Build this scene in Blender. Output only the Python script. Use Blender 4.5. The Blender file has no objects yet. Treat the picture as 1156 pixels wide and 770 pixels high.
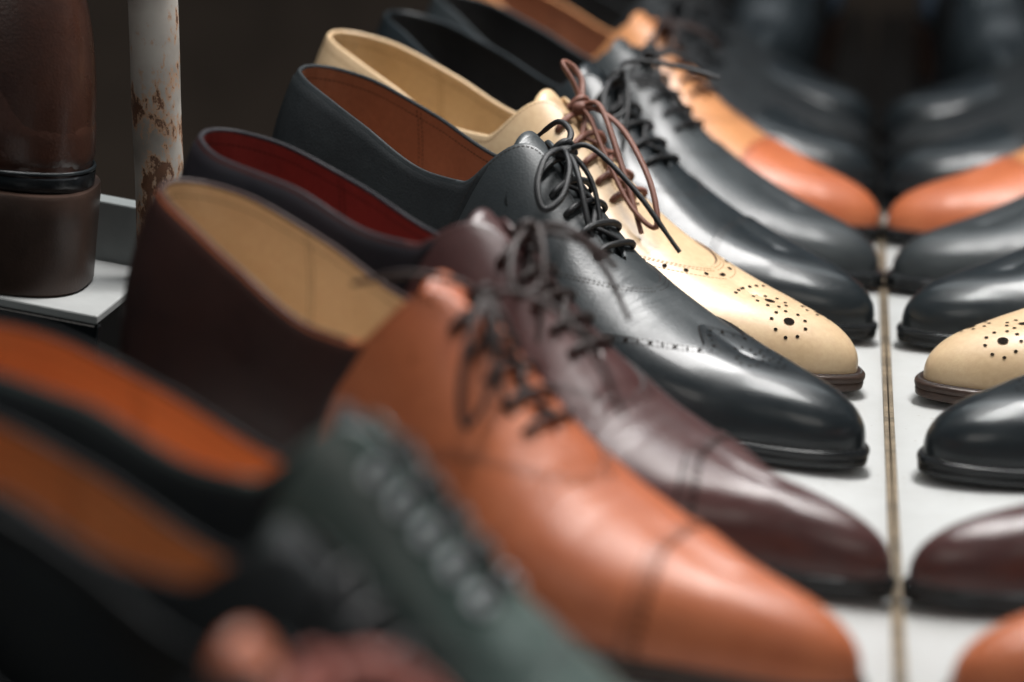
import bpy, bmesh, math, random
import numpy as np
from mathutils import Matrix, Vector

random.seed(4)
S = bpy.context.scene
COL = S.collection
PI = math.pi
MM = 0.001
TILT = Matrix.Rotation(math.radians(8.5), 4, 'Y')      # the shelf slopes down towards the mirror

# ------------------------------------------------------------------ materials
def new_mat(name):
    m = bpy.data.materials.new(name)
    m.use_nodes = True
    nt = m.node_tree
    return m, nt, nt.nodes['Principled BSDF']

def nd(nt, typ, **kw):
    n = nt.nodes.new(typ)
    for k, v in kw.items():
        if k in n.inputs.keys():
            n.inputs[k].default_value = v
        else:
            setattr(n, k, v)
    return n

def mixcol(nt, fac, a, b, blend='MIX'):
    n = nt.nodes.new('ShaderNodeMix')
    n.data_type = 'RGBA'
    n.blend_type = blend
    for sock, v in ((n.inputs[0], fac), (n.inputs[6], a), (n.inputs[7], b)):
        if isinstance(v, bpy.types.NodeSocket):
            nt.links.new(v, sock)
        elif isinstance(v, (int, float)):
            sock.default_value = v
        else:
            sock.default_value = (*v, 1) if len(v) == 3 else v
    return n.outputs[2]

def ramp(nt, fac, stops):
    n = nt.nodes.new('ShaderNodeValToRGB')
    el = n.color_ramp.elements
    while len(el) < len(stops):
        el.new(0.5)
    for e, (p, c) in zip(el, stops):
        e.position = p
        e.color = (c, c, c, 1) if isinstance(c, (int, float)) else (*c, 1)
    nt.links.new(fac, n.inputs[0])
    return n.outputs[0]

def leather(name, col, col2=None, rough=0.34, coat=0.25, coat_rough=0.18, grain=0.2, spec=0.5, patina=1.0):
    """polished calf: fine pores, soft creases, patchy dye, uneven polish"""
    m, nt, b = new_mat(name)
    col2 = col2 or tuple(c * 0.62 for c in col)
    tc = nd(nt, 'ShaderNodeTexCoord')
    n1 = nd(nt, 'ShaderNodeTexNoise', Scale=22.0, Detail=5.0, Roughness=0.62)
    nt.links.new(tc.outputs['Object'], n1.inputs['Vector'])
    f1 = ramp(nt, n1.outputs[0], [(0.36, 0.0), (0.70, 1.0)])
    c = mixcol(nt, f1, col, col2)
    n2 = nd(nt, 'ShaderNodeTexNoise', Scale=420.0, Detail=3.0)
    nt.links.new(tc.outputs['Object'], n2.inputs['Vector'])
    c = mixcol(nt, 0.18 * patina, c, n2.outputs[0], 'OVERLAY')
    nt.links.new(c, b.inputs['Base Color'])
    n3 = nd(nt, 'ShaderNodeTexNoise', Scale=60.0, Detail=6.0, Roughness=0.6)
    nt.links.new(tc.outputs['Object'], n3.inputs['Vector'])
    r = nd(nt, 'ShaderNodeMapRange')
    r.inputs[1].default_value, r.inputs[2].default_value = 0.3, 0.7
    r.inputs[3].default_value, r.inputs[4].default_value = rough * 0.8, rough * 1.25
    nt.links.new(n3.outputs[0], r.inputs[0])
    nt.links.new(r.outputs[0], b.inputs['Roughness'])
    b.inputs['Specular IOR Level'].default_value = spec
    b.inputs['Coat Weight'].default_value = coat
    b.inputs['Coat Roughness'].default_value = coat_rough
    v = nd(nt, 'ShaderNodeTexVoronoi', Scale=900.0)
    nt.links.new(tc.outputs['Object'], v.inputs['Vector'])
    n4 = nd(nt, 'ShaderNodeTexNoise', Scale=45.0, Detail=4.0)
    nt.links.new(tc.outputs['Object'], n4.inputs['Vector'])
    mx = nd(nt, 'ShaderNodeMath', operation='MULTIPLY_ADD')
    nt.links.new(n4.outputs[0], mx.inputs[0])
    mx.inputs[1].default_value = 5.0
    nt.links.new(v.outputs['Distance'], mx.inputs[2])
    # walking creases across the vamp
    mp = nd(nt, 'ShaderNodeMapping')
    mp.inputs['Scale'].default_value = (150, 22, 30)
    nt.links.new(tc.outputs['Object'], mp.inputs[0])
    n5 = nd(nt, 'ShaderNodeTexNoise', Scale=1.0, Detail=3.0, Distortion=0.6)
    nt.links.new(mp.outputs[0], n5.inputs['Vector'])
    sp = nd(nt, 'ShaderNodeSeparateXYZ')
    nt.links.new(tc.outputs['Object'], sp.inputs[0])
    ad = nd(nt, 'ShaderNodeMath', operation='SUBTRACT')
    nt.links.new(sp.outputs[0], ad.inputs[0])
    ad.inputs[1].default_value = 0.203
    ab = nd(nt, 'ShaderNodeMath', operation='ABSOLUTE')
    nt.links.new(ad.outputs[0], ab.inputs[0])
    mk = nd(nt, 'ShaderNodeMapRange')
    mk.interpolation_type = 'SMOOTHSTEP'
    mk.inputs[1].default_value, mk.inputs[2].default_value = 0.026, 0.004
    mk.inputs[3].default_value, mk.inputs[4].default_value = 0.0, 14.0
    nt.links.new(ab.outputs[0], mk.inputs[0])
    m2 = nd(nt, 'ShaderNodeMath', operation='MULTIPLY_ADD')
    nt.links.new(n5.outputs[0], m2.inputs[0])
    nt.links.new(mk.outputs[0], m2.inputs[1])
    nt.links.new(mx.outputs[0], m2.inputs[2])
    bp = nd(nt, 'ShaderNodeBump', Strength=grain, Distance=0.0004)
    nt.links.new(m2.outputs[0], bp.inputs['Height'])
    nt.links.new(bp.outputs[0], b.inputs['Normal'])
    return m

def plain(name, col, rough=0.6, metal=0.0, spec=0.4, vary=0.25, scale=60.0, bump=0.0, sheen=0.0):
    m, nt, b = new_mat(name)
    tc = nd(nt, 'ShaderNodeTexCoord')
    n1 = nd(nt, 'ShaderNodeTexNoise', Scale=scale, Detail=6.0, Roughness=0.65)
    nt.links.new(tc.outputs['Object'], n1.inputs['Vector'])
    f = ramp(nt, n1.outputs[0], [(0.3, 0.0), (0.72, 1.0)])
    c = mixcol(nt, f, col, tuple(x * (1 - vary) for x in col))
    nt.links.new(c, b.inputs['Base Color'])
    b.inputs['Roughness'].default_value = rough
    b.inputs['Metallic'].default_value = metal
    b.inputs['Specular IOR Level'].default_value = spec
    if sheen:
        b.inputs['Sheen Weight'].default_value = sheen
    if bump:
        n2 = nd(nt, 'ShaderNodeTexNoise', Scale=scale * 9, Detail=5.0)
        nt.links.new(tc.outputs['Object'], n2.inputs['Vector'])
        bp = nd(nt, 'ShaderNodeBump', Strength=bump, Distance=0.0006)
        nt.links.new(n2.outputs[0], bp.inputs['Height'])
        nt.links.new(bp.outputs[0], b.inputs['Normal'])
    return m

def lace_mat(name, col):
    m, nt, b = new_mat(name)
    tc = nd(nt, 'ShaderNodeTexCoord')
    w = nd(nt, 'ShaderNodeTexWave', Scale=520.0, Distortion=2.0)
    nt.links.new(tc.outputs['Object'], w.inputs['Vector'])
    c = mixcol(nt, w.outputs[1], tuple(x * 0.6 for x in col), col)
    nt.links.new(c, b.inputs['Base Color'])
    b.inputs['Roughness'].default_value = 0.5
    bp = nd(nt, 'ShaderNodeBump', Strength=0.35, Distance=0.0003)
    nt.links.new(w.outputs[1], bp.inputs['Height'])
    nt.links.new(bp.outputs[0], b.inputs['Normal'])
    return m

BLACK = (0.011, 0.0150, 0.0180)
M = {}
M['black'] = leather('black polished calf', BLACK, (0.016, 0.021, 0.024), rough=0.36, coat=0.25, coat_rough=0.12, spec=0.36, grain=0.07)
M['black_soft'] = leather('black matt calf', (0.025, 0.030, 0.033), (0.034, 0.041, 0.044), rough=0.43, coat=0.12, coat_rough=0.3, grain=0.12)
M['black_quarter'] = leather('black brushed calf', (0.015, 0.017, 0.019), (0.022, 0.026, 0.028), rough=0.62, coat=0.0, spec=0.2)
M['teal_black'] = leather('greenish black calf', (0.080, 0.118, 0.106), (0.060, 0.090, 0.082), rough=0.42, coat=0.2, coat_rough=0.25)
M['beige'] = leather('natural beige calf', (0.64, 0.465, 0.285), (0.56, 0.385, 0.22), rough=0.42, coat=0.15, coat_rough=0.25, grain=0.05)
M['beige_lining'] = leather('beige lining leather', (0.60, 0.45, 0.27), (0.48, 0.34, 0.19), rough=0.6, coat=0.0, grain=0.08)
M['tan'] = leather('cognac calf', (0.50, 0.140, 0.053), (0.39, 0.094, 0.034), rough=0.42, coat=0.14, coat_rough=0.28)
M['tan_shaded'] = leather('cognac calf in painted shade', (0.042, 0.015, 0.011), (0.026, 0.010, 0.008), rough=0.5, coat=0.05, spec=0.3)  # cognac darkened to paint the shade at the heel end
M['tan_far'] = leather('light tan calf', (0.56, 0.255, 0.105), (0.48, 0.20, 0.08), rough=0.4, coat=0.2)
M['burgundy'] = leather('burgundy calf', (0.078, 0.029, 0.027), (0.048, 0.018, 0.018), rough=0.38, coat=0.25, coat_rough=0.22)
M['burgundy_shaded'] = leather('burgundy calf in painted shade', (0.014, 0.014, 0.018), (0.022, 0.017, 0.021), rough=0.6, coat=0.0, spec=0.2)  # burgundy darkened to paint the shade at the heel end
M['oxblood'] = leather('reddish brown calf', (0.50, 0.13, 0.08), (0.38, 0.07, 0.05), rough=0.35, coat=0.25)
M['boot'] = leather('dark brown boot leather', (0.060, 0.023, 0.014), (0.026, 0.011, 0.008), rough=0.30, coat=0.4, coat_rough=0.2, grain=0.2)
M['slate'] = leather('slate blue calf', (0.13, 0.21, 0.33), (0.36, 0.38, 0.38), rough=0.45, coat=0.2)
M['grey_suede'] = leather('grey suede', (0.42, 0.43, 0.42), (0.16, 0.22, 0.30), rough=0.8, coat=0, spec=0.2)
M['lin_orange'] = leather('orange lining leather', (0.68, 0.30, 0.125), (0.58, 0.23, 0.09), rough=0.6, coat=0, grain=0.06)
M['lin_cream'] = leather('cream lining leather', (0.66, 0.50, 0.33), (0.56, 0.41, 0.26), rough=0.6, coat=0, grain=0.06)
M['lin_red'] = leather('red lining leather', (0.27, 0.045, 0.036), (0.19, 0.032, 0.027), rough=0.6, coat=0, grain=0.06)
M['lin_brown'] = leather('brown lining leather', (0.34, 0.155, 0.085), (0.26, 0.11, 0.06), rough=0.6, coat=0, grain=0.06)
M['lin_dark'] = leather('black lining leather', (0.02, 0.019, 0.019), (0.03, 0.028, 0.027), rough=0.65, coat=0)
M['sole_black'] = plain('black sole edge dressing', (0.013, 0.015, 0.017), rough=0.24, vary=0.3, scale=90, bump=0.12)
M['sole_brown'] = plain('dark brown sole edge dressing', (0.055, 0.032, 0.024), rough=0.38, vary=0.4, scale=90, bump=0.15)
M['hole'] = plain('dark punch hole', (0.012, 0.008, 0.006), rough=0.9, spec=0.1)
M['thread_tan'] = plain('brown thread', (0.30, 0.17, 0.075), rough=0.7)
M['thread_dark'] = plain('dark thread', (0.02, 0.016, 0.015), rough=0.7)
M['thread_grey'] = plain('grey thread', (0.10, 0.10, 0.10), rough=0.7)
M['nickel'] = plain('nickel', (0.75, 0.76, 0.78), rough=0.22, metal=1.0, vary=0.1)
M['lace_black'] = lace_mat('black waxed cotton lace', (0.012, 0.013, 0.015))
M['lace_brown'] = lace_mat('brown waxed cotton lace', (0.20, 0.078, 0.052))
M['lace_dark'] = lace_mat('dark brown waxed cotton lace', (0.030, 0.014, 0.012))
M['lace_grey'] = lace_mat('pale grey cotton lace', (0.55, 0.57, 0.59))
M['edge_brown'] = plain('dyed brown leather edge', (0.09, 0.045, 0.022), rough=0.7)
M['edge_black'] = plain('dyed black leather edge', (0.012, 0.010, 0.010), rough=0.6)
M['gun'] = plain('pale metal eyelet', (0.62, 0.65, 0.67), rough=0.35, metal=0.2, vary=0.1)
M['lace_red'] = lace_mat('red brown waxed cotton lace', (0.50, 0.14, 0.10))

# ------------------------------------------------------------------ mesh helper
WARP = None        # sideways swing of the shoe being built (the foot is not symmetrical)

class MB:
    def __init__(self):
        self.v, self.f, self.mi = [], [], []
    def grid(self, P, flip=False, mi=0, closed=False):
        """P: (n, m, 3) array; closed wraps the second axis"""
        P = np.asarray(P, float)
        n, m = P.shape[:2]
        o = len(self.v)
        self.v.extend(map(tuple, P.reshape(-1, 3)))
        mm = m if closed else m - 1
        for i in range(n - 1):
            for j in range(mm):
                k = (j + 1) % m
                q = [o + i * m + j, o + (i + 1) * m + j, o + (i + 1) * m + k, o + i * m + k]
                self.f.append(q[::-1] if flip else q)
                self.mi.append(mi)
        return o
    def poly(self, pts, mi=0):
        o = len(self.v)
        self.v.extend(map(tuple, pts))
        self.f.append(list(range(o, o + len(pts))))
        self.mi.append(mi)
    def box(self, c, d, mi=0):
        o = len(self.v)
        for z in (-1, 1):
            for x, y in ((-1, -1), (1, -1), (1, 1), (-1, 1)):
                self.v.append((c[0] + x * d[0] / 2, c[1] + y * d[1] / 2, c[2] + z * d[2] / 2))
        for q in ((3, 2, 1, 0), (4, 5, 6, 7), (0, 1, 5, 4), (1, 2, 6, 5), (2, 3, 7, 6), (3, 0, 4, 7)):
            self.f.append([o + k for k in q])
            self.mi.append(mi)
    def tube(self, pts, r, n=8, mi=0, flat=1.0, sub=6, taper=None):
        pts = catmull(np.asarray(pts, float), sub)
        T = np.gradient(pts, axis=0)
        T /= np.linalg.norm(T, axis=1)[:, None] + 1e-12
        up = np.array([0, 0, 1.0])
        if abs(T[0] @ up) > 0.9:
            up = np.array([0, 1.0, 0])
        N = np.cross(T[0], up)
        N /= np.linalg.norm(N)
        rings = []
        for k in range(len(pts)):
            N = N - (N @ T[k]) * T[k]
            N /= np.linalg.norm(N) + 1e-12
            B = np.cross(T[k], N)
            rr = r if taper is None else r * taper(k / (len(pts) - 1))
            rings.append([pts[k] + rr * (math.cos(t) * N + flat * math.sin(t) * B)
                          for t in np.linspace(0, 2 * PI, n, endpoint=False)])
        self.grid(rings, closed=True, mi=mi, flip=True)
        self.poly(rings[0], mi)
        self.poly(rings[-1][::-1], mi)
    def blob(self, c, r, mi=0, n=10):
        c = np.asarray(c, float)
        th = np.linspace(0.02, PI - 0.02, n)
        ph = np.linspace(0, 2 * PI, 2 * n, endpoint=False)
        P = [[c + np.array([r[0] * math.sin(t) * math.cos(p), r[1] * math.sin(t) * math.sin(p), r[2] * math.cos(t)])
              for p in ph] for t in th]
        self.grid(P, closed=True, mi=mi)
    def build(self, name, mats, parent=None, scale=MM, weld=0.02, smooth=True, sharp=40):
        me = bpy.data.meshes.new(name)
        bm = bmesh.new()
        V = np.array(self.v, float)
        if WARP is not None:
            V[:, 1] += WARP(V[:, 0])
        vs = [bm.verts.new(q) for q in V * scale]
        bm.verts.ensure_lookup_table()
        for f, mi in zip(self.f, self.mi):
            try:
                fc = bm.faces.new([vs[k] for k in f])
                fc.material_index = mi
                fc.smooth = smooth
            except ValueError:
                pass
        if weld:
            bmesh.ops.remove_doubles(bm, verts=bm.verts, dist=weld * scale)
            bmesh.ops.dissolve_degenerate(bm, edges=bm.edges, dist=weld * scale * 0.1)
        if smooth:
            lim = math.radians(sharp)
            for e in bm.edges:
                if len(e.link_faces) == 2 and e.calc_face_angle(0) > lim:
                    e.smooth = False
        bm.to_mesh(me)
        bm.free()
        for m in (mats if isinstance(mats, (list, tuple)) else [mats]):
            me.materials.append(m)
        o = bpy.data.objects.new(name, me)
        COL.objects.link(o)
        if parent is not None:
            o.parent = parent
        return o

def catmull(P, sub):
    if sub <= 1 or len(P) < 3:
        return P
    Q = np.vstack([2 * P[0] - P[1], P, 2 * P[-1] - P[-2]])
    out = []
    for i in range(1, len(Q) - 2):
        a, b, c, d = Q[i - 1:i + 3]
        for t in np.linspace(0, 1, sub, endpoint=False):
            out.append(0.5 * (2 * b + (c - a) * t + (2 * a - 5 * b + 4 * c - d) * t * t + (3 * b - a - 3 * c + d) * t ** 3))
    out.append(P[-1])
    return np.array(out)

def spl(xs, ys):
    """smooth monotone-ish interpolation (pchip)"""
    xs, ys = np.asarray(xs, float), np.asarray(ys, float)
    h = np.diff(xs)
    d = np.diff(ys) / h
    m = np.zeros_like(xs)
    for i in range(1, len(xs) - 1):
        if d[i - 1] * d[i] > 0:
            w1, w2 = 2 * h[i] + h[i - 1], h[i] + 2 * h[i - 1]
            m[i] = (w1 + w2) / (w1 / d[i - 1] + w2 / d[i])
    m[0], m[-1] = d[0], d[-1]
    def f(x):
        x = np.clip(np.asarray(x, float), xs[0], xs[-1])
        i = np.clip(np.searchsorted(xs, x) - 1, 0, len(xs) - 2)
        t = (x - xs[i]) / h[i]
        return ((2 * t ** 3 - 3 * t ** 2 + 1) * ys[i] + (t ** 3 - 2 * t ** 2 + t) * h[i] * m[i]
                + (-2 * t ** 3 + 3 * t ** 2) * ys[i + 1] + (t ** 3 - t ** 2) * h[i] * m[i + 1])
    return f

def sstep(x, a, b):
    t = np.clip((np.asarray(x, float) - a) / (b - a), 0, 1)
    return t * t * (3 - 2 * t)

# ------------------------------------------------------------------ things
def thing(name, label, cat, mat=None, group=None):
    o = bpy.data.objects.new(name, None)
    o.empty_display_size = 0.02
    COL.objects.link(o)
    if mat is not None:
        o.matrix_world = mat
    tag(o, label, cat, group)
    return o

def tag(o, label, cat, group=None):
    o['label'] = label
    o['category'] = cat
    if group:
        o['group'] = group
    return o

# ------------------------------------------------------------------ the shoe last
class Last:
    """half-outline stations u in 0..1 (heel centre to toe tip), section angle a in 0..pi/2 (welt to ridge). mm."""
    def __init__(s, toe=1.0, ball=1.0, heel_h=0.0, instep=0.0, outer=0.0, square=0.0, height=1.0):
        pts = np.array([(0, 0), (1.6, 10), (8, 21), (26, 30), (60, 30), (105, 27), (150, 34.5 * ball), (192, 43 * ball),
                        (225, 42 * ball), (256, 34 * toe), (280, 23 * toe), (294, 11 * toe + square), (300, 0)], float)
        mir = pts[1:4][::-1] * [1, -1]
        mir2 = pts[-4:-1][::-1] * [1, -1]
        c = catmull(np.vstack([mir, pts, mir2]), 40)[3 * 40:-3 * 40]
        d = np.r_[0, np.cumsum(np.linalg.norm(np.diff(c, axis=0), axis=1))]
        s.U = np.linspace(0, 1, 900)
        s.OX = np.interp(s.U, d / d[-1], c[:, 0])
        s.OY = np.maximum(np.interp(s.U, d / d[-1], c[:, 1]), 0)
        s.OY[0] = s.OY[-1] = 0
        hh = heel_h
        s.zs = spl([0, 40, 72, 110, 150, 195, 240, 280, 300],
                   [27 + hh, 25 + hh, 22 + hh * .9, 15 + hh * .6, 10 + hh * .2, 7.2, 7.4, 8.4, 9.8])
        k = height
        s.zr = spl([0, 45, 90, 118, 145, 165, 188, 208, 228, 250],
                   [152, 140, 115 + instep * .5, 98 + instep * .9, 83 + instep, 68 + instep, 52 + instep * .7, 42 * k + instep * .3, 34.5 * k, 28.5 * k])
        s.p = spl([0, 25, 60, 95, 122, 170, 220, 300], [5.2, 5.0, 3.4, 1.75, 1.0, .95, .80, .76])
        s.q = spl([0, 60, 120, 170, 220, 300], [.95, .95, .95, .95, .84, .80])
        # the inner ankle (far side) stands higher than the outer one
        s.rimz = {-1: spl([0, 25, 60, 100, 124, 140], [86, 82, 70 + outer * .7, 58 + outer, 60 + outer, 70 + outer * .5]),
                  1: spl([0, 25, 60, 100, 124, 140], [86, 84, 77, 69, 68, 75])}
    def base(s, u):
        """upper feather line: outline drawn in a little from the welt"""
        ox, oy = np.interp(u, s.U, s.OX), np.interp(u, s.U, s.OY)
        ins = 1.5 + 3.0 * sstep(ox, 90, 170)
        cx = np.where(ox < 150, np.minimum(ox, 30.), np.maximum(ox, 255.))
        # scale towards the medial line
        k = np.clip(1 - ins / np.maximum(np.hypot(np.where(ox < 30, 30 - ox, 0) + np.where(ox > 262, ox - 262, 0), oy), 8), .5, 1)
        bx = np.where(ox < 30, 30 - (30 - ox) * k, np.where(ox > 262, 262 + (ox - 262) * k, ox))
        return bx, oy * k
    def P(s, u, a, side=1, off=0.0):
        u, a = np.broadcast_arrays(np.asarray(u, float), np.asarray(a, float))
        p = s._P(u, a, side)
        if np.any(np.asarray(off) != 0):
            e = 1e-3
            u1, u0 = np.minimum(u + e, 1), np.maximum(u - e, 0)
            a1, a0 = np.minimum(a + e, PI / 2), np.maximum(a - e, 0)
            n = np.cross(s._P(u1, a, side) - s._P(u0, a, side), s._P(u, a1, side) - s._P(u, a0, side))
            n *= -side
            l = np.linalg.norm(n, axis=-1, keepdims=True)
            n = n / np.maximum(l, 1e-12)
            # on the medial plane the normal has no sideways part
            mid = (np.abs(p[..., 1]) < 1e-6)
            n[..., 1] = np.where(mid, 0, n[..., 1])
            l = np.linalg.norm(n, axis=-1, keepdims=True)
            n = n / np.maximum(l, 1e-12)
            p = p + n * np.asarray(off)[..., None]
        return p
    def _P(s, u, a, side):
        bx, by = s.base(u)
        p, q = s.p(bx), s.q(bx)
        ca, sa = np.clip(np.cos(a), 0, 1), np.clip(np.sin(a), 0, 1)
        g = np.where(a >= PI / 2 - 1e-9, 0.0, ca ** p)
        g = g * (1 + 0.22 * np.sin(2 * a) * (1 - sstep(bx, 60, 120)))
        gx = (ca ** 1.5) * (1 + 0.12 * np.sin(2 * a))
        c = np.clip(bx - 190, 0, None) ** 2 / 105 * 0.45
        ch = np.where(bx < 45, 45 - bx, 0)
        x = bx - c * (1 - g) + ch * (1 - gx)
        zb = s.zs(bx)
        H = s.zr(bx - c) - zb
        z = zb + H * sa ** q
        return np.stack([x, side * by * g, z], -1)
    def a_of_y(s, u, y):
        bx, by = s.base(u)
        return np.arccos(np.clip((y / np.maximum(by, 1e-6)), 0, 1) ** (1 / s.p(bx)))
    def u_of_x(s, X, a):
        """station whose surface point at angle a has length X"""
        X, a = np.broadcast_arrays(np.asarray(X, float), np.asarray(a, float))
        lo, hi = np.zeros(X.shape), np.ones(X.shape)
        for _ in range(34):
            m = (lo + hi) / 2
            v = s._P(m, a, 1)[..., 0]
            lo, hi = np.where(v < X, m, lo), np.where(v < X, hi, m)
        return (lo + hi) / 2
    def a_end(s, u, gap=5.0, throat=188.0, side=1):
        bx, by = s.base(u)
        zb = s.zs(bx)
        H = s.zr(bx) - zb
        ar = np.arcsin(np.clip((s.rimz[side](bx) - zb) / H, 0.02, 1) ** (1 / s.q(bx)))
        g = gap * np.sqrt(np.clip(1 - sstep(bx, throat - 9, throat) ** 2, 0, 1))
        af = s.a_of_y(u, g)
        w = sstep(bx, 116, 145)
        a = ar * (1 - w) + af * w
        return np.where(bx >= throat, PI / 2, a)

NU, NA, TH = 170, 26, 2.1

def upper_mesh(L, throat, gap):
    mb = MB()
    u = np.linspace(0, 1, NU)
    bx, _ = L.base(u)
    no = int(np.searchsorted(bx, throat))
    for side in (1, -1):
        ae = L.a_end(u, gap, throat, side)
        w = np.linspace(0, 1, NA) ** 0.9
        A = ae[:, None] * w[None, :]
        P = L.P(np.repeat(u[:, None], NA, 1), A, side)
        mb.grid(P, flip=side < 0)
        uo, ao = u[:no], ae[:no]
        P0, P1 = L.P(uo, ao, side), L.P(uo, ao, side, np.full(no, -TH))
        C, R = (P0 + P1) / 2, (P0 - P1) / 2
        T = P0 - L.P(uo, ao - 0.02, side)
        T /= np.linalg.norm(T, axis=1)[:, None] + 1e-9
        rows = [C + R * math.cos(t) + T * (TH / 2) * math.sin(t) for t in np.linspace(0, PI, 7)]
        G = np.stack(rows, 1)
        kb = int(np.searchsorted(bx, 112.))
        mb.grid(G[:kb + 1], flip=side < 0, mi=3)               # the folded edge at the back, in the heel shade's tone
        mb.grid(G[kb:], flip=side < 0)
    return mb

def lining_mesh(L, throat, gap):
    mb = MB()
    u = np.linspace(0, 1, NU)
    bx, _ = L.base(u)
    no = int(np.searchsorted(bx, throat))
    u = u[:no]
    for side in (1, -1):
        ae = L.a_end(u, gap, throat, side)
        w = np.linspace(1, 0, 16)
        A = ae[:, None] * w[None, :]
        P = L.P(np.repeat(u[:, None], 16, 1), A, side, np.full(A.shape, -TH))
        mb.grid(P, flip=side < 0)
        Q = L.P(u, ae - .045, side, np.full(no, -TH))
        stitch(mb, Q, L.P(u, ae - .045, side, np.full(no, -TH - 1.)) - Q, 1, step=2.0, w=.4)
        # heel grip: the edge of a second leather piece, double stitched
        for X0 in (52., 54.2):
            k = np.linspace(.97, .1, 40)
            uu = np.full(40, np.interp(X0, bx, np.linspace(0, 1, NU)))
            aa = float(np.interp(X0, bx[:no], ae)) * k
            Q = L.P(uu, aa, side, np.full(40, -TH))
            stitch(mb, Q, L.P(uu, aa, side, np.full(40, -TH - 1.)) - Q, 1, step=2.0, w=.4)
    return mb

def patch(mb, L, side, xa, xb, h, a0=0.0, a1=PI / 2, nr=24, nc=30, mi=0, edge=None, ew=0.9):
    """raised overlay between lengths xa(a) and xb(a) (functions of the angle; None = the toe tip)"""
    a = np.linspace(a0, a1, nc)
    ua = L.u_of_x(xa(a), a)
    ub = np.ones(nc) if xb is None else L.u_of_x(xb(a), a)
    t = np.linspace(0, 1, nr) if xb is not None else 1 - (1 - np.linspace(0, 1, nr)) ** 1.3
    Ug = ua[None] * (1 - t[:, None]) + ub[None] * t[:, None]
    Ag = np.repeat(a[None], nr, 0)
    P = L.P(Ug, Ag, side, np.full(Ag.shape, h))
    r0 = L.P(ua, a, side, np.full(nc, -0.3))[None]
    r1 = L.P(ua + 0.0006, a, side, np.full(nc, h * .75))[None]
    parts = [r0, r1, P]
    if xb is not None:
        parts += [L.P(ub - 0.0006, a, side, np.full(nc, h * .75))[None], L.P(ub, a, side, np.full(nc, -0.3))[None]]
    mb.grid(np.concatenate(parts, 0), flip=side < 0, mi=mi)
    if edge is not None:                                     # cut edge dyed dark
        q0 = L.P(ua, a, side, np.full(nc, -0.2))
        q1 = L.P(L.u_of_x(xa(a) - ew, a), a, side, np.full(nc, 0.04))
        q2 = L.P(L.u_of_x(xa(a) - .2, a), a, side, np.full(nc, h * .6))
        q3 = L.P(L.u_of_x(xa(a) + .55, a), a, side, np.full(nc, h + .05))
        mb.grid(np.stack([q1, q2, q3]), flip=side < 0, mi=edge)

def curve_on(L, side, X, a, h):
    X, a = np.asarray(X, float), np.asarray(a, float)
    u = L.u_of_x(X, a)
    P = L.P(u, a, side, np.full(u.shape, h))
    e = L.P(u, a, side, np.full(u.shape, h + 1.0))
    return P, e - P

def resample(P, N, step):
    d = np.r_[0, np.cumsum(np.linalg.norm(np.diff(P, axis=0), axis=1))]
    n = max(2, int(d[-1] / step))
    t = np.linspace(0, d[-1], n)
    f = lambda Q: np.stack([np.interp(t, d, Q[:, k]) for k in range(3)], 1)
    return f(P), f(N)

def stitch(mb, P, N, mi, step=2.0, w=0.42, fill=0.66, raise_=0.12):
    P, N = resample(P, N, step)
    for k in range(len(P) - 1):
        a, b = P[k], P[k] + (P[k + 1] - P[k]) * fill
        n = N[k] / (np.linalg.norm(N[k]) + 1e-9)
        s = np.cross(b - a, n)
        l = np.linalg.norm(s)
        if l < 1e-6:
            continue
        s = s / l * w / 2
        r = n * raise_
        mb.poly([a - s + r, a + s + r, b + s + r, b - s + r], mi)

def hole(mb, p, n, r, mi):
    n = n / (np.linalg.norm(n) + 1e-9)
    t = np.cross(n, [0.3, 0.5, 0.8])
    t /= np.linalg.norm(t)
    b = np.cross(n, t)
    mb.poly([p + n * 0.32 + r * (math.cos(q) * t + math.sin(q) * b) for q in np.linspace(0, 2 * PI, 10, endpoint=False)], mi)

def sole_mesh(L, mi=0):
    mb = MB()
    n = 150
    u = np.linspace(0, 1, n)
    ox, oy = np.interp(u, L.U, L.OX), np.interp(u, L.U, L.OY)
    z = L.zs(ox)
    def ring(ins, dz):
        k = np.clip(1 - ins / np.maximum(np.hypot(np.where(ox < 30, 30 - ox, 0) + np.where(ox > 262, ox - 262, 0), oy), 8), .3, 1.2)
        x = np.where(ox < 30, 30 - (30 - ox) * k, np.where(ox > 262, 262 + (ox - 262) * k, ox))
        return np.stack([x, oy * k, z + dz], 1)
    R = [ring(2.2, -6.6), ring(0.9, -6.5), ring(0.25, -6.0), ring(0.1, -4), ring(0.3, -3.2), ring(0.55, -3.0), ring(0.1, -2.7),
         ring(-0.1, -1.4), ring(0.1, -0.5), ring(0.7, 0.0), ring(4.0, 0.25), ring(7.0, 0.3)]
    for side in (1, -1):
        G = np.stack([r * [1, side, 1] for r in R], 1)
        mb.grid(G, flip=side < 0)
    b = R[0]
    mb.grid(np.stack([b * [1, t, 1] for t in np.linspace(1, -1, 7)], 1), flip=False)
    return mb

def welt_stitches(mb, L, mi):
    u = np.linspace(0.30, 1, 120)
    ox, oy = np.interp(u, L.U, L.OX), np.interp(u, L.U, L.OY)
    k = np.clip(1 - 1.7 / np.maximum(np.hypot(np.where(ox > 262, ox - 262, 0), oy), 8), .3, 1)
    x = np.where(ox > 262, 262 + (ox - 262) * k, ox)
    for side in (1, -1):
        P = np.stack([x, side * oy * k, L.zs(ox) + 0.25], 1)
        N = np.zeros_like(P)
        N[:, 2] = 1
        stitch(mb, P, N, mi, step=2.6, w=0.6)

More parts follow.
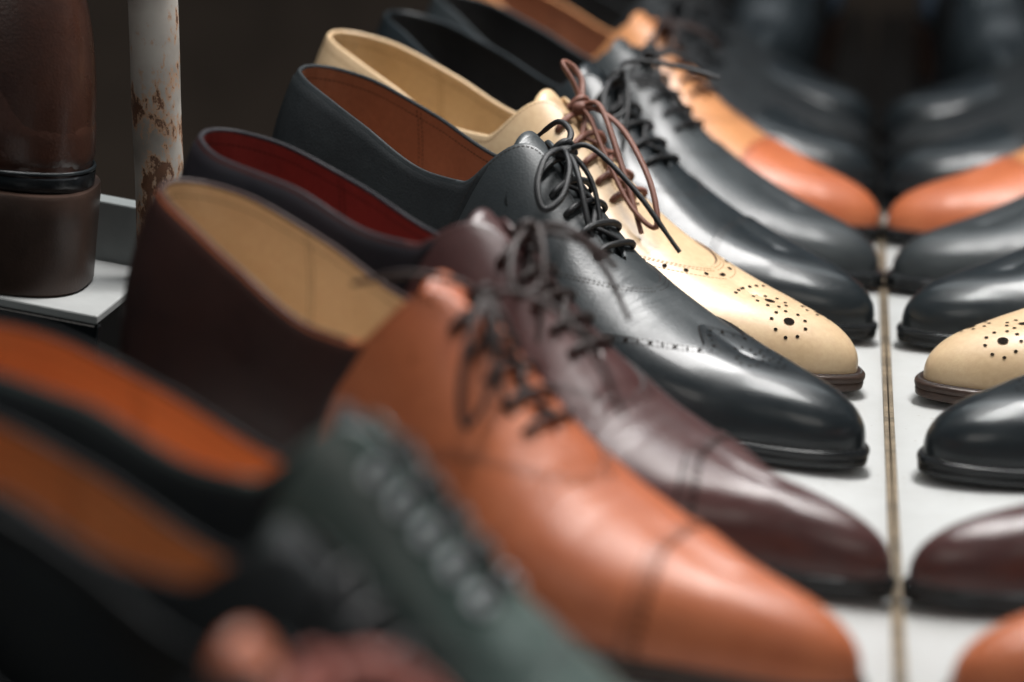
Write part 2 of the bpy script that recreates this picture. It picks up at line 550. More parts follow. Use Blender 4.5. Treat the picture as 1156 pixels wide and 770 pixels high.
def heel_mesh(L):
    mb = MB()
    u = np.linspace(0, np.interp(70, L.OX, L.U), 50)
    ox, oy = np.interp(u, L.U, L.OX), np.interp(u, L.U, L.OY)
    top = L.zs(ox) - 6.6
    rows = []
    lifts = 5
    for k in range(lifts):
        for e, ins in ((0.0, 1.0), (0.08, 0.55), (0.92, 0.55), (1.0, 1.0)):
            f = (k + e) / lifts
            kk = 1 - (ins + 1.2 * (1 - f)) / 30
            x = np.where(ox < 30, 30 - (30 - ox) * kk, ox - 1.5 * (1 - f) * (ox - 30) / 40)
            rows.append(np.stack([x, oy * kk, f * top], 1))
    for side in (1, -1):
        mb.grid(np.stack([r * [1, side, 1] for r in rows], 1), flip=side < 0)
    # breast and bottom
    e = np.stack([r[-1] for r in rows])
    mb.grid(np.stack([e * [1, t, 1] - np.array([3.0 * (1 - t * t), 0, 0]) for t in np.linspace(1, -1, 9)], 1), flip=True)
    b = rows[0]
    mb.grid(np.stack([b * [1, t, 1] for t in np.linspace(1, -1, 5)], 1))
    return mb

def insole_mesh(L):
    mb = MB()
    u = np.linspace(0, np.interp(215, L.OX, L.U), 60)
    bx, by = L.base(u)
    k = 1 - TH / np.maximum(np.hypot(np.where(bx < 30, 30 - bx, 0), by), 8)
    x = np.where(bx < 30, 30 - (30 - bx) * k, bx)
    mb.grid(np.stack([np.stack([x, by * k * t, L.zs(bx) + 2.0 + 1.5 * t * t], 1) for t in np.linspace(1, -1, 9)], 1), flip=True)
    return mb

def tongue_mesh(L, throat, lift=4.0, over=14.0):
    """a strip under the facings that stands up a little above them"""
    mb = MB()
    xs = np.linspace(throat + 8, 145, 18)
    ys = np.linspace(-1, 1, 15)
    rows = []
    for x in xs:
        f = (throat + 8 - x) / (throat + 8 - 145)
        u = L.u_of_x(x, PI / 2 - .001)
        w = 13 + 8 * f
        row = []
        for y in ys:
            yy = abs(y) * w
            a = L.a_of_y(u, max(yy, 0.01))
            p = L.P(np.array(u), np.array(min(a, PI / 2 - 1e-4)), 1 if y >= 0 else -1, np.array(-3.2))
            row.append([p[0], y * w, p[2]])
        rows.append(row)
    rows = np.array(rows)
    d = rows[-1] - rows[-3]
    d /= np.linalg.norm(d, axis=1)[:, None]
    d = d.mean(0)
    for k in range(1, 7):
        t = k / 6
        nar = 1 - 0.18 * t ** 4
        r = rows[17] + d * over * t + np.array([-0.5, 0, 1.0]) * lift * t * t * 0.6
        r = r * [1, nar, 1]
        r[:, 0] += 5.0 * t * ys ** 4 * (1 if k > 3 else .5)
        rows = np.concatenate([rows, r[None]], 0)
    mb.grid(rows, flip=True)
    return mb

def surf_y(L, x, y, off):
    """point on the upper at length x, sideways y"""
    u = L.u_of_x(x, PI / 2 - .05)
    a = min(float(L.a_of_y(u, max(abs(y), .01))), PI / 2 - 1e-4)
    return L.P(np.array(float(u)), np.array(a), 1 if y >= 0 else -1, np.array(float(off)))

def surf_xy(L, x, y, off):
    """point on top of the upper at (x, y), also on the rounded front of the toe"""
    if not hasattr(L, '_tab'):
        u, a = np.meshgrid(np.linspace(.35, 1, 420), np.linspace(.25, PI / 2 - 1e-3, 160), indexing='ij')
        L._tab = (u, a, L._P(u, a, 1))
    u, a, P = L._tab
    k = np.argmin((P[..., 0] - x) ** 2 + (P[..., 1] - abs(y)) ** 2)
    return L.P(np.array(u.flat[k]), np.array(a.flat[k]), 1 if y >= 0 else -1, np.array(float(off)))

def lace_bars(L, xs, half, r, h0=0.7, gap_dip=0.5):
    mb = MB()
    for k, x in enumerate(xs):
        j = random.uniform(-.5, .5)
        pts = []
        for y, o in ((half + 1.2, -1.5), (half + .3, h0 + r * .6), (half * .6, h0 + r * .95), (0, h0 + r - gap_dip),
                     (-half * .6, h0 + r * .95), (-half - .3, h0 + r * .6), (-half - 1.2, -1.5)):
            p = surf_y(L, x + j * (y / half) * .8, y, o)
            pts.append(p)
        mb.tube(pts, r, n=8, flat=.8, sub=4)
        if k < len(xs) - 1:                                   # the diagonal run between the rows
            sgn = 1 if k % 2 else -1
            pts = [surf_y(L, x, -sgn * half * .5, h0 + .2), surf_y(L, (x + xs[k + 1]) / 2, 0, h0 + .4),
                   surf_y(L, xs[k + 1], sgn * half * .5, h0 + .2)]
            mb.tube(pts, r * .9, n=8, flat=.8, sub=4)
    return mb

def eyelets(L, xs, half, r, h):
    out = []
    for x in xs:
        for sd in (1, -1):
            mb = MB()
            p = surf_y(L, x, sd * half, h)
            n = surf_y(L, x, sd * half, h + 1) - p
            n /= np.linalg.norm(n)
            t = np.cross(n, [1, 0, 0]); t /= np.linalg.norm(t)
            b = np.cross(n, t)
            G = []
            for q in np.linspace(0, 2 * PI, 17):
                d = math.cos(q) * t + math.sin(q) * b
                G.append([p + d * (r + .45 * r * math.cos(v)) + n * .3 * r * math.sin(v) for v in np.linspace(0, 2 * PI, 9)])
            mb.grid(G, flip=True)
            out.append(mb)
    return out

def loop_path(K, out, drop, width, side=None):
    """one bow loop: leaves the knot, swings round and comes back (teardrop)"""
    K, out, drop = np.array(K, float), np.array(out, float), np.array(drop, float)
    ax = out + drop
    s = np.cross(ax, [0.2, 0.1, 1.0]) if side is None else np.array(side, float)
    s = s / np.linalg.norm(s) * width
    f = lambda t, w: K + out * t * (1.6 - .6 * t) + drop * t * t + s * w
    return [f(0, 0), f(.25, .35), f(.55, .8), f(.85, .75), f(1.0, 0.05), f(.86, -.75), f(.55, -.75), f(.25, -.3), f(0, 0)]

SWING = spl([-20, 40, 110, 190, 240, 285, 310], [0, 0, -3.0, -7.5, -6.0, 0.5, 3.5])
GROUP = 'dress shoes standing in a row with their toes to the mirror'

def shoe(name, label, toe, heel, upper, lining, quarter=None, sole='sole_black', lace='lace_black', cap=None, cap_mat=None,
         vamp_mat=None, thread='thread_dark', last=None, lacing=True, bars=5, half=11.0, lace_r=1.3, bow=(), tails=(), knot=True,
         category='shoe', quarter_line=(201., 138.), brogue=False, medallion=False, gap=5.0, ring=False, knot_at=None, strip=True, over=14.0, shade_panel=None, tongue_mat=None, gimp=False):
    """toe, heel: outsole tip and back of the topline on the shelf (mm, shelf frame)"""
    L = Last(**(last or {}))
    dx, dy = toe[0] - heel[0], toe[1] - heel[1]
    ang = math.atan2(dy, dx)
    sc = math.hypot(dx, dy) / 290.0
    org = Vector((toe[0] - math.cos(ang) * 300 * sc, toe[1] - math.sin(ang) * 300 * sc, 0.0)) * MM
    mat = TILT @ Matrix.Translation(org) @ Matrix.Rotation(ang, 4, 'Z') @ Matrix.Scale(sc, 4)
    t = thing(name, label, category, mat, GROUP)
    global WARP
    WARP = SWING
    throat = 188.0 if lacing else 150.0
    if not lacing:
        gap = 30.0
    U, Q = M[upper], M[quarter or upper]
    V = M[vamp_mat or upper]
    HOLE, THR = M['hole'], M[thread]
    EDG = M['edge_brown'] if thread == 'thread_tan' else M['edge_black']
    # soles
    s = sole_mesh(L)
    welt_stitches(s, L, 1)
    s.build('outsole', [M[sole], M['thread_grey']], t)
    heel_mesh(L).build('heel', M[sole], t, sharp=25)
    # quarters
    ub = upper_mesh(L, throat, gap)
    if lacing:
        # topline and facing stitches
        u = np.linspace(0.0, 1, 400)
        bx, _ = L.base(u)
        k = bx < throat - 3
        for side in (1, -1):
            ae = L.a_end(u, gap, throat, side)
            for dd in (3.2,):
                da = dd / 95.0
                P = L.P(u[k], ae[k] - da, side)
                N = L.P(u[k], ae[k] - da, side, np.full(k.sum(), 1.0)) - P
                stitch(ub, P, N, 2, step=1.9, w=.4)
        # back strip
        if strip:
            for side in (1, -1):
                a = np.linspace(0.05, 0.40, 30)
                X = np.full(30, 13.0) + 5 * (a / .4)
                P, N = curve_on(L, side, X, a, 0)
                stitch(ub, P, N, 2, step=1.9, w=.4)
                if brogue:
                    for aa, xx in ((.36, 16.5), (.36, 44)):
                        P, N = curve_on(L, side, [xx], [aa], 0)
                        hole(ub, P[0], N[0], .9, 1)
    ub.build('upper', [Q, HOLE, THR, M[shade_panel[0]] if shade_panel else Q], t)
    lining_mesh(L, throat, gap).build('lining', [M[lining], THR], t)
    insole_mesh(L).build('insole', M[lining], t)
    if shade_panel:                                              # dark back panel, heel shade put into its colour, its front edge swept forward
        kb = MB()
        for side in (1, -1):
            n, m = 70, 24
            w = np.linspace(0, 1, m)
            Xf = shade_panel[1] + 14 * w ** 2
            uf = L.u_of_x(Xf, np.full(m, .15))
            Ug = np.linspace(0, 1, n)[:, None] * uf[None]
            bxg, _ = L.base(Ug)
            Ag = L.a_end(Ug, gap, throat, side) * (0.0 + 0.985 * w[None])
            H = np.full(Ag.shape, 0.7)
            H[-1], H[-2] = -.3, .5
            H[:, -1] = -.2
            kb.grid(L.P(Ug, Ag, side, H), flip=side < 0)
            e = n - 3
            P = L.P(Ug[e], Ag[e], side, np.full(m, .7))
            N = L.P(Ug[e], Ag[e], side, np.full(m, 1.7)) - P
            stitch(kb, P, N, 1, step=1.9, w=.4)
        kb.build('heel_shade_panel', [M[shade_panel[0]], THR], t)
    # vamp: from the seam in front of the facings
    q1, q0 = quarter_line
    seam = lambda a: q0 + (q1 - q0) * np.sin(a) ** 1.6 if lacing else np.full_like(a, 151.0) - 40 * (1 - np.sin(a))
    vb = MB()
    for side in (1, -1):
        patch(vb, L, side, seam, None, 0.9, nr=60, nc=34, edge=3, ew=.5)
        a = np.linspace(0.06, PI / 2 - .01, 120)
        for dxx in (1.7, 3.4):
            P, N = curve_on(L, side, seam(a) + dxx, a, .9)
            stitch(vb, P, N, 2, step=1.8, w=.4)
        if brogue:
            P, N = curve_on(L, side, seam(a) + 6.5, a, .9)
            P, N = resample(P, N, 8.0)
            for p_, n_ in zip(P, N):
                hole(vb, p_, n_, 1.05, 1)
            P, N = curve_on(L, side, seam(a) + 9.6, a, .9)
            stitch(vb, P, N, 2, step=1.8, w=.4)
    if medallion:
        def hp(x, y, r):
            p = surf_xy(L, x, y, .9)
            hole(vb, p, surf_xy(L, x, y, 1.9) - p, r, 1)
        for cx, cy in ((271, -12), (272, 9), (257, -3)):
            hp(cx, cy, 2.1)
            for q in range(9):
                hp(cx + 6.6 * math.cos(q * 2 * PI / 9 + .2), cy + 6.2 * math.sin(q * 2 * PI / 9 + .2), .75)
        for q in range(7):
            hp(243 + abs(q - 3) * 1.0, (q - 3) * 3.6, .8)
    vb.build('vamp', [V, HOLE, THR, EDG], t)
    if cap:
        if cap == 'wing':
            def cl(a):
                w = a / (PI / 2)
                return 225 + 15 * np.sin(np.clip((1 - w) / .36, 0, 1) * PI / 2) - 88 * np.clip((.80 - w) / .8, 0, 1) ** 1.25
        else:
            cl = lambda a: float(cap) - 2.5 * np.sin(a) ** 6 - slant * np.cos(a)
        cb = MB()
        slant = 0.0
        for side in (1, -1):
            slant = 8.0 * side
            patch(cb, L, side, cl, None, 2.1, nr=44, nc=60 if cap == 'wing' else 34, edge=3, ew=1.3 if cap != 'wing' else .7)
            a = np.linspace(0.05, PI / 2 - .01, 140)
            for dxx in (1.5, 3.0) if cap != 'wing' else (1.8, 6.6):
                P, N = curve_on(L, side, cl(a) + dxx, a, 2.1)
                stitch(cb, P, N, 2, step=1.8, w=.4)
            if brogue or cap == 'wing' or gimp:
                P, N = curve_on(L, side, cl(a) + 4.2, a, 2.1)
                P, N = resample(P, N, 2.9 if gimp else 4.2)
                for k, (p_, n_) in enumerate(zip(P, N)):
                    hole(cb, p_, n_, .9 if gimp else (.8 if k % 2 else .5), 1)
        if medallion or cap == 'wing':
            for cx, cy in ((246, 0), (258, 0), (252, 8), (252, -8)):
                for q in range(8):
                    x, y = cx + 4.2 * math.cos(q * PI / 4), cy + 4.0 * math.sin(q * PI / 4)
                    p = surf_xy(L, x, y, 2.1)
                    hole(cb, p, surf_xy(L, x, y, 3.1) - p, .55, 1)
        cb.build('toe_cap', [M[cap_mat or upper], HOLE, THR, EDG], t)
    if not lacing:
        return t, L
    tb = tongue_mesh(L, throat, over=over)
    o = tb.build('tongue', M[tongue_mat] if tongue_mat else U, t)
    so = o.modifiers.new('thickness', 'SOLIDIFY')
    so.thickness = 0.0018
    so.offset = -1
    xs = list(np.linspace(148, 182, bars))
    if ring:
        for e in eyelets(L, xs, half, 2.6, 0.5):
            e.build('eyelet', M['gun'], t)
    if lace:
        lb = lace_bars(L, xs, half, lace_r)
        K = surf_y(L, 147, 0, 4.2) if knot_at is None else surf_y(L, *knot_at)
        if knot:
            lb.blob(K, (4.2, 5.2, 3.6))
            lb.tube([K + [-3, -4.5, -1], K + [0, -2, 3.6], K + [1, 2, 3.4], K + [2.5, 4.6, -1]], lace_r * 1.05, sub=5)
        lo = lb.build('laces', M[lace], t, weld=0)
        for bw in bow:
            b = MB()
            b.tube(loop_path(K, *bw), lace_r, n=8, flat=.75, sub=6)
            b.build('lace_loop', M[lace], lo, weld=0)
        for tl in tails:
            b = MB()
            pts = [K] + [K + np.array(q, float) for q in tl]
            b.tube(pts, lace_r, n=8, flat=.8, sub=7, taper=lambda f: 1.0 if f < .86 else .8)
            b.build('lace_end', M[lace], lo, weld=0)
    return t, L

DEFBOW = (((16, -16, 8), (4, -14, -20), 7), ((14, 18, 8), (6, 12, -18), 7))
DEFTAIL = (((10, -8, 6), (22, -20, -6), (30, -30, -24)), ((10, 6, 5), (24, 14, -6), (34, 22, -24)))

# ------------------------------------------------------------------ the row of shoes (nearest first)
shoe('dress_shoe', 'nearest blurred shoe with reddish brown front and pinkish laces at the bottom edge', (-4, -582), (-256, -484),
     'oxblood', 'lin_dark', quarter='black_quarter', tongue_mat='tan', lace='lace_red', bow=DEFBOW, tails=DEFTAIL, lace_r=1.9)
shoe('dress_shoe', 'blurred black laced shoe with orange lining on the camera side of the eyeleted derby', (-3, -524), (-264, -440),
     'black_quarter', 'lin_orange', lace='lace_black', knot=False, last=dict(instep=4, ball=.88, outer=17))
shoe('dress_shoe', 'greenish grey derby with pale metal eyelets and orange lining, next to the cognac shoe', (-3, -452), (-268, -374),
     'teal_black', 'lin_orange', ring=True, lace='lace_black', lace_r=1.0, half=10, shade_panel=('black_quarter', 116), tongue_mat='black_quarter', last=dict(instep=11, ball=.85, outer=17), knot=False)
shoe('dress_shoe', 'cognac cap-toe shoe with cream lining and heel quarters darkened as shade', (-13.6, -327), (-264, -190),
     'tan', 'lin_cream', quarter='tan', shade_panel=('tan_shaded', 108), sole='sole_brown', lace='lace_dark', cap=232, cap_mat='tan', last=dict(toe=.86, square=1, height=.97, outer=4), gimp=True,
     bow=(((16, -14, 8), (6, -14, -38), 6), ((10, -4, 6), (18, -6, -36), 6)), tails=(((-6, -8, 5), (-24, -12, 3), (-44, -14, -6)), ((6, 6, 4), (22, 10, 2), (40, 12, -10), (52, 12, -24))), brogue=False)
shoe('dress_shoe', 'burgundy cap-toe shoe with red lining, long narrow polished toe', (-2.8, -238.5), (-272, -115),
     'burgundy', 'lin_red', quarter='burgundy', shade_panel=('burgundy_shaded', 112), cap=229, gimp=True, last=dict(toe=.66, square=0, height=.95, outer=15), bow=DEFBOW, tails=DEFTAIL, lace='lace_dark')
shoe('dress_shoe', 'black wingtip shoe with brown lining and punched toe, between the burgundy and beige shoes', (-12.4, -109.6), (-271, 42),
     'black_soft', 'lin_brown', shade_panel=('black_quarter', 114), cap='wing', cap_mat='black', last=dict(toe=.98, square=1, ball=.97, outer=6), lace_r=1.4,
     bow=(((12, -18, 8), (6, -12, -24), 7), ((16, 2, 0), (12, -8, -30), 5)),
     tails=(((-4, 8, 6), (-16, 14, 7), (-26, 14, -2)), ((10, 4, 4), (30, 10, -8), (52, 16, -28))))
shoe('dress_shoe', 'natural beige brogue with punched toe medallion and brown laces', (-13.7, -8), (-279.6, 137),
     'beige', 'beige_lining', sole='sole_brown', lace='lace_brown', lace_r=1.45, thread='thread_tan', brogue=True, medallion=True,
     last=dict(toe=1.0, square=1, ball=.95, outer=6), quarter_line=(226., 150.),
     bow=(((20, -4, 4), (38, -12, -40), 8, (.45, .35, .8)), ((-8, 8, 14), (-6, -6, 2), 5)),
     tails=(((12, -2, 3), (34, -10, -18), (52, -16, -40)),))
shoe('dress_shoe', 'black cap-toe shoe directly behind the beige brogue, one lace end sticking out sideways', (-7.4, 79), (-270, 228),
     'black', 'lin_dark', cap=226, bow=DEFBOW, tails=(((0, 5, 8), (16, 10, 11), (34, 15, 11), (44, 18, 10)), DEFTAIL[0]))
shoe('dress_shoe', 'black plain-toe laced shoe in front of the far tan cap-toe', (-3.3, 182), (-262, 332),
     'black_soft', 'lin_dark', cap=None, last=dict(toe=1.02), bow=DEFBOW, tails=())
shoe('dress_shoe', 'light tan cap-toe shoe far down the row among black ones', (-3, 290), (-262, 440),
     'tan_far', 'lin_brown', cap=224, cap_mat='tan', lace='lace_dark', bow=DEFBOW, tails=())
shoe('dress_shoe', 'blurred black shoe just behind the far tan cap-toe', (-5, 408), (-264, 552),
     'black_quarter', 'lin_dark', cap=226, cap_mat='black', bow=DEFBOW, tails=())
shoe('dress_shoe', 'blurred black plain-toe shoe second behind the far tan cap-toe', (-5, 506), (-264, 652),
     'black_quarter', 'lin_dark', cap=None, bow=DEFBOW, tails=())
shoe('dress_shoe', 'blurred black shoe touching the dark boots at the end of the row', (-5, 606), (-264, 752),
     'black_quarter', 'lin_dark', cap=226, cap_mat='black', bow=DEFBOW, tails=())

WARP = None
# ------------------------------------------------------------------ shelf, mirror, post
def white_paint():
    m, nt, b = new_mat('white painted board')
    tc = nd(nt, 'ShaderNodeTexCoord')
    n1 = nd(nt, 'ShaderNodeTexNoise', Scale=14.0, Detail=8.0, Roughness=0.7)
    nt.links.new(tc.outputs['Object'], n1.inputs['Vector'])
    f = ramp(nt, n1.outputs[0], [(0.35, 0.0), (0.75, 1.0)])
    c = mixcol(nt, f, (0.58, 0.59, 0.585), (0.48, 0.485, 0.475))
    n2 = nd(nt, 'ShaderNodeTexNoise', Scale=260.0, Detail=3.0)
    nt.links.new(tc.outputs['Object'], n2.inputs['Vector'])
    f2 = ramp(nt, n2.outputs[0], [(0.66, 0.0), (0.74, 1.0)])
    c = mixcol(nt, f2, c, (0.42, 0.40, 0.37))
    nt.links.new(c, b.inputs['Base Color'])
    b.inputs['Roughness'].default_value = 0.42
    return m
M['white'] = white_paint()
M['light_grey_paint'] = plain('dull light grey painted board', (0.40, 0.41, 0.405), rough=0.5, vary=0.25, scale=25)
M['grey_paint'] = plain('grey painted board', (0.26, 0.28, 0.28), rough=0.5, vary=0.3, scale=20)

def slab(name, x0, x1, y0, y1, z0, z1, mat, parent=None, bev=0.0015):
    mb = MB()
    mb.box(((x0 + x1) / 2, (y0 + y1) / 2, (z0 + z1) / 2), (x1 - x0, y1 - y0, z1 - z0))
    o = mb.build(name, mat, parent, smooth=False, weld=0)
    if bev:
        b = o.modifiers.new('edge', 'BEVEL')
        b.width = bev
        b.segments = 2
    return o

sh = slab('display_shelf', -283, -0.5, -900, 372, -18, 0, M['white'])
sh.matrix_world = TILT
tag(sh, 'long white sloping shelf board that carries the row of shoes', 'shelf')

s2 = slab('display_shelf', -290, -0.5, 373.5, 1300, -18, 0, M['sole_black'])
s2.matrix_world = TILT
tag(s2, 'dark shelf board continuing past the white one under the far black shoes and boots', 'shelf')
mt, nt, b = new_mat('mirror glass')
b.inputs['Base Color'].default_value = (0.86, 0.875, 0.87, 1)
b.inputs['Metallic'].default_value = 1.0
b.inputs['Roughness'].default_value = 0.012
M['mirror'] = mt
def grime():
    m, nt, b = new_mat('grimy brass edge')
    tc = nd(nt, 'ShaderNodeTexCoord')
    n1 = nd(nt, 'ShaderNodeTexNoise', Scale=160.0, Detail=6.0, Roughness=0.7)
    nt.links.new(tc.outputs['Object'], n1.inputs['Vector'])
    f = ramp(nt, n1.outputs[0], [(0.35, 0.0), (0.68, 1.0)])
    c = mixcol(nt, f, (0.13, 0.105, 0.075), (0.36, 0.28, 0.19))
    nt.links.new(c, b.inputs['Base Color'])
    b.inputs['Roughness'].default_value = 0.55
    b.inputs['Metallic'].default_value = 0.3
    bp = nd(nt, 'ShaderNodeBump', Strength=0.4, Distance=0.0005)
    nt.links.new(n1.outputs[0], bp.inputs['Height'])
    nt.links.new(bp.outputs[0], b.inputs['Normal'])
    return m
M['grime'] = grime()
mir = thing('mirror', 'tall mirror standing along the toe end of the shelf, reflecting the shoes', 'mirror',
            TILT @ Matrix.Rotation(math.radians(-5.64), 4, 'Y'))
slab('glass', 0, 5, -880, 1000, 1.0, 320, M['mirror'], mir, bev=0)
slab('backing', 5.2, 14, -880, 1000, -6, 322, M['sole_black'], mir)
slab('bottom_edging', -2.1, -0.2, -880, 372, 0.4, 3.0, M['grime'], mir, bev=0.0004)

def rust_paint():
    m, nt, b = new_mat('peeling white paint over rust')
    tc = nd(nt, 'ShaderNodeTexCoord')
    mp = nd(nt, 'ShaderNodeMapping')
    mp.inputs['Scale'].default_value = (1, 1, .55)
    nt.links.new(tc.outputs['Object'], mp.inputs[0])
    n1 = nd(nt, 'ShaderNodeTexNoise', Scale=105.0, Detail=10.0, Roughness=0.7)
    nt.links.new(mp.outputs[0], n1.inputs['Vector'])
    # more wear low on the post
    sp = nd(nt, 'ShaderNodeSeparateXYZ')
    nt.links.new(tc.outputs['Object'], sp.inputs[0])
    wr = nd(nt, 'ShaderNodeMapRange')
    wr.inputs[1].default_value, wr.inputs[2].default_value = 0.49, 0.58
    wr.inputs[3].default_value, wr.inputs[4].default_value = 0.10, -0.035
    nt.links.new(sp.outputs[2], wr.inputs[0])
    ad = nd(nt, 'ShaderNodeMath', operation='ADD')
    nt.links.new(n1.outputs[0], ad.inputs[0])
    nt.links.new(wr.outputs[0], ad.inputs[1])
    chip = ramp(nt, ad.outputs[0], [(0.57, 0.0), (0.59, 1.0)])
    halo = ramp(nt, ad.outputs[0], [(0.51, 0.0), (0.575, 1.0)])
    n2 = nd(nt, 'ShaderNodeTexNoise', Scale=150.0, Detail=6.0)
    nt.links.new(tc.outputs['Object'], n2.inputs['Vector'])
    rust = mixcol(nt, n2.outputs[0], (0.035, 0.02, 0.014), (0.16, 0.062, 0.025))
    n3 = nd(nt, 'ShaderNodeTexNoise', Scale=30.0, Detail=7.0)
    nt.links.new(tc.outputs['Object'], n3.inputs['Vector'])
    paint = mixcol(nt, ramp(nt, n3.outputs[0], [(.35, 0.), (.7, 1.)]), (0.40, 0.37, 0.335), (0.16, 0.14, 0.12))
    c = mixcol(nt, halo, paint, (0.38, 0.20, 0.10))
    c = mixcol(nt, chip, c, rust)
    nt.links.new(c, b.inputs['Base Color'])
    b.inputs['Roughness'].default_value = 0.6
    inv = nd(nt, 'ShaderNodeMath', operation='SUBTRACT')
    inv.inputs[0].default_value = 1.0
    nt.links.new(chip, inv.inputs[1])
    bp = nd(nt, 'ShaderNodeBump', Strength=0.8, Distance=0.0008)
    nt.links.new(inv.outputs[0], bp.inputs['Height'])
    nt.links.new(bp.outputs[0], b.inputs['Normal'])
    return m
M['rust'] = rust_paint()

pp = TILT @ (Vector((-309, -32, 0)) * MM)
FLOOR = -0.42
pole = thing('rack_post', 'white metal rack post with peeling paint and rust spots', 'post', Matrix.Translation((pp.x, pp.y, FLOOR)))
pole_z = (pp.z - FLOOR) / MM
mb = MB()
G = []
rp = 10.2
for z in np.linspace(6, pole_z + 620, 120):
    G.append([[(rp + .12 * math.sin(3 * t + z * .1)) * math.cos(t), (rp + .12 * math.cos(2 * t - z * .07)) * math.sin(t), z] for t in np.linspace(0, 2 * PI, 32, endpoint=False)])
mb.grid(G, closed=True, flip=True)
tube_o = mb.build('tube', M['rust'], pole, weld=0)
mb = MB()
mb.grid([[[r * math.cos(t), r * math.sin(t), z] for t in np.linspace(0, 2 * PI, 32, endpoint=False)]
         for r, z in ((30, 0), (30, 4), (28.5, 5), (12, 5.5), (12, 9))], closed=True, flip=True)
mb.build('foot_plate', M['rust'], pole, weld=0)
# the texture of the tube is laid out from the height of the shelf
tube_o.location = (0, 0, 0)

# side shelf with the boot
ss = thing('side_shelf', 'small light grey shelf board under the brown boot', 'shelf', TILT)
slab('board', -760, -318, -92, -14, -4, 0, M['light_grey_paint'], ss, bev=0.0008)
slab('dark_front', -760, -318, -90, -84, -40, -4.2, M['sole_black'], ss)  # black strip below the front of the board
slab('back_lip', -760, -318, -13.8, -2, -4, 26, M['grey_paint'], ss, bev=0.0008)

# boot
def boot(label, mat, shaft_mat, group=None):
    b = thing('ankle_boot', label, 'boot', mat, group)
    def ring(x0, x1, w, z, n=48, sq=2.6):
        cx, rx = (x0 + x1) / 2, (x1 - x0) / 2
        out = []
        for t in np.linspace(0, 2 * PI, n, endpoint=False):
            c, s_ = math.cos(t), math.sin(t)
            out.append([cx + rx * math.copysign(abs(c) ** (2 / sq), c), w * math.copysign(abs(s_) ** (2 / sq), s_), z])
        return out
    hb = MB()
    rows = []
    for k in range(6):
        for e, i in (((0.0, 1.2), (.2, 0)) if k == 0 else ((.5, 0),) if k < 5 else ((.8, 0), (1.0, .6))):
            f = (k + e) / 6
            rows.append(ring(-3 + f + i, 78 - i, 34 + f - i, 42 * f))
    hb.grid(rows, closed=True, flip=True)
    hb.poly(rows[0][::-1]); hb.poly(rows[-1])
    hb.build('heel', M['sole_brown'], b, sharp=25)
    ob = MB()
    P = []
    u = np.linspace(0, 1, 60)
    L = Last(heel_h=20)
    ox, oy = np.interp(u, L.U, L.OX), np.interp(u, L.U, L.OY)
    zs = 42 - 34 * sstep(ox, 60, 180)
    for sd in (1, -1):
        G = np.stack([np.stack([ox, sd * (oy * k_ + i), zs + d], 1) for k_, i, d in ((0, 0, 0), (.96, 0, 0.2), (1.0, 0, 1), (1.02, 0, 3.5), (1.0, 0, 6), (.9, 0, 6.5), (0, 0, 6.5))], 1)
        ob.grid(G, flip=sd > 0)
    ob.build('outsole', M['sole_black'], b)
    fb = MB()
    for sd in (1, -1):
        A = np.linspace(0, PI / 2, 20)
        bx, by = L.base(u)
        zt = np.interp(bx, [0, 60, 110, 150, 200, 250, 300], [150, 150, 140, 112, 78, 60, 50])
        zb = 48 - 34 * sstep(bx, 60, 180)
        c = np.clip(bx - 190, 0, None) ** 2 / 105 * .45
        g = np.cos(A)[None] ** .85
        g[:, -1] = 0
        X = bx[:, None] - c[:, None] * (1 - g) + np.where(bx < 45, 45 - bx, 0)[:, None] * (1 - g)
        Y = sd * by[:, None] * g
        Z = zb[:, None] + (zt - zb)[:, None] * np.sin(A)[None] ** .9
        fb.grid(np.stack([X, Y, Z], -1), flip=sd < 0)
    fb.build('vamp', M['boot'] if shaft_mat == 'boot' else M['black'], b)
    sb = MB()
    lv = [(46, 3, 90, 30), (54, 1, 94, 31.5), (66, 1.5, 100, 32), (78, 5, 106, 31), (92, 11, 112, 29), (108, 18, 116, 27),
          (126, 25, 118, 26), (146, 30, 121, 27), (170, 33, 125, 30), (200, 33, 130, 34), (230, 32, 134, 37), (250, 31, 136, 38), (252, 32, 135, 37), (250, 34, 133, 35.5), (180, 37, 122, 28)]
    zz = np.linspace(0, len(lv) - 1, 70)
    LV = np.array(lv, float)
    rows = [ring(*[np.interp(q, range(len(lv)), LV[:, k]) for k in (1, 2, 3, 0)], n=64, sq=2.3) for q in zz]
    sb.grid(rows, closed=True, flip=True)
    sb.build('shaft', M[shaft_mat], b)
    rb = MB()
    G = []
    for t in np.linspace(-PI * .62, PI * .62, 60):
        G.append([44 - 43.5 * math.cos(t) * 1.0, 32.2 * math.sin(t), 49.8])
    rb.tube(G, 0.9, sub=1)
    rb.build('rand', M['black'], b, weld=0)
    st = MB()
    pts = [[44 - 32 * math.cos(.75), -32 * math.sin(.75) - 1.5, 60], [40, -29.5, 95], [48, -26.5, 130], [52, -29.5, 170], [54, -35, 240]]
    st.tube(pts, 2.2, sub=8, flat=.5)
    st.build('strap', M['black'], b, weld=0)
    return b
boot('polished dark brown boot with tall heel standing left of the rusty post',
     TILT @ Matrix.Translation((-0.337, -0.055, 0)) @ Matrix.Rotation(math.radians(184), 4, 'Z'), 'boot')
for x, y, d, sm, lb in ((-62, 930, -97, 'slate', 'blurred slate blue boot beside the mirror at the far end of the shelf'),
                        (-165, 960, -90, 'grey_suede', 'blurred grey suede boot left of the slate blue boot at the far end')):
    boot(lb, TILT @ Matrix.Translation((x * MM, y * MM, 0)) @ Matrix.Rotation(math.radians(d), 4, 'Z'), sm, 'boots standing at the far end of the row')

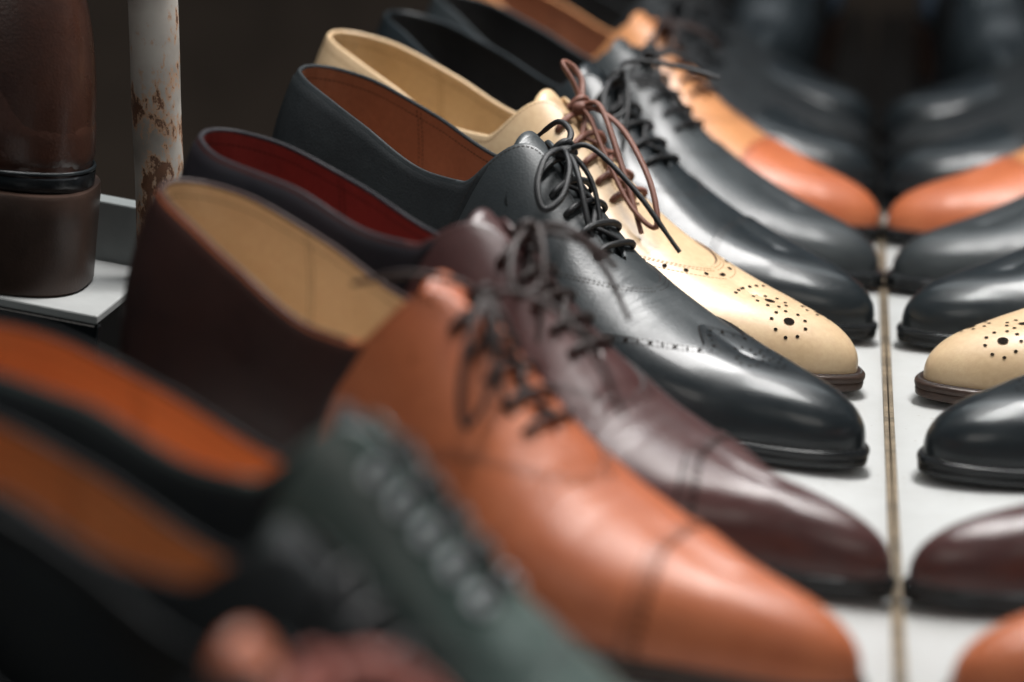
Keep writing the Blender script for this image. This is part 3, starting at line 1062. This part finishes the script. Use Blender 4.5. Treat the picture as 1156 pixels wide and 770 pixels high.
# ------------------------------------------------------------------ setting
def struct(o):
    o['kind'] = 'structure'
    return o
M['floor'] = plain('dark floor', (0.030, 0.026, 0.024), rough=0.7, vary=0.5, scale=3)
M['wall'] = plain('dark brown wall', (0.17, 0.12, 0.09), rough=0.8, vary=0.6, scale=2.2)
struct(slab('floor', -3000, 3000, -3000, 3000, FLOOR / MM - 40, FLOOR / MM, M['floor'], bev=0))
w = slab('wall', -3000, 3000, 1700, 1740, FLOOR / MM + 0.5, 2200, M['wall'], bev=0)
struct(w)

# ------------------------------------------------------------------ light
wd = bpy.data.worlds.new('World')
S.world = wd
wd.use_nodes = True
bg = wd.node_tree.nodes['Background']
bg.inputs[0].default_value = (0.38, 0.64, 0.76, 1)
bg.inputs[1].default_value = 0.08

def area(name, loc, target, sx, sy, power, col):
    l = bpy.data.lights.new(name, 'AREA')
    l.shape = 'RECTANGLE'
    l.size, l.size_y = sx, sy
    l.energy = power
    l.color = col
    o = bpy.data.objects.new(name, l)
    COL.objects.link(o)
    o.location = loc
    d = Vector(target) - Vector(loc)
    o.rotation_euler = d.to_track_quat('-Z', 'Y').to_euler()
    return o
area('strip_lamp', (-0.03, 0.10, 0.80), (-0.13, -0.10, 0.0), 0.18, 0.7, 13.5, (1.0, 0.98, 0.96))
area('rear_sheen_fill', (-0.15, 1.15, 1.45), (-0.14, -0.1, 0), 0.9, 0.5, 3.5, (0.88, 0.95, 1.0))  # unseen soft light added at the back for sheen on upward-facing leather

area('front_fill', (-0.55, -1.35, 0.95), (-0.2, -0.35, 0.05), 0.5, 0.5, 2.1, (1.0, 0.93, 0.86))  # unseen fill added from the camera side to brighten linings and boot

# ------------------------------------------------------------------ camera
cam = bpy.data.cameras.new('camera')
co = bpy.data.objects.new('camera', cam)
COL.objects.link(co)
R = Matrix(((0.9777, 0.1443, 0.1524), (-0.1864, 0.2634, 0.9465), (-0.0965, 0.9538, -0.2844)))
C = Matrix.Identity(4)
for k in range(3):
    C[k][0], C[k][1], C[k][2] = R[0][k], R[1][k], -R[2][k]
C.translation = Vector((-66.74, -939.81, 274.90)) * MM
co.matrix_world = TILT @ C
cam.sensor_width = 36
cam.lens = 2580.7 / 1156 * 36
cam.clip_start, cam.clip_end = 0.02, 20
cam.dof.use_dof = True
cam.dof.focus_distance = 0.945
cam.dof.aperture_fstop = 4.2
S.camera = co

S.render.engine = 'CYCLES'
S.cycles.use_denoising = True
S.view_settings.view_transform = 'Standard'
S.view_settings.look = 'None'
S.view_settings.exposure = 0.0
S.view_settings.gamma = 1.0
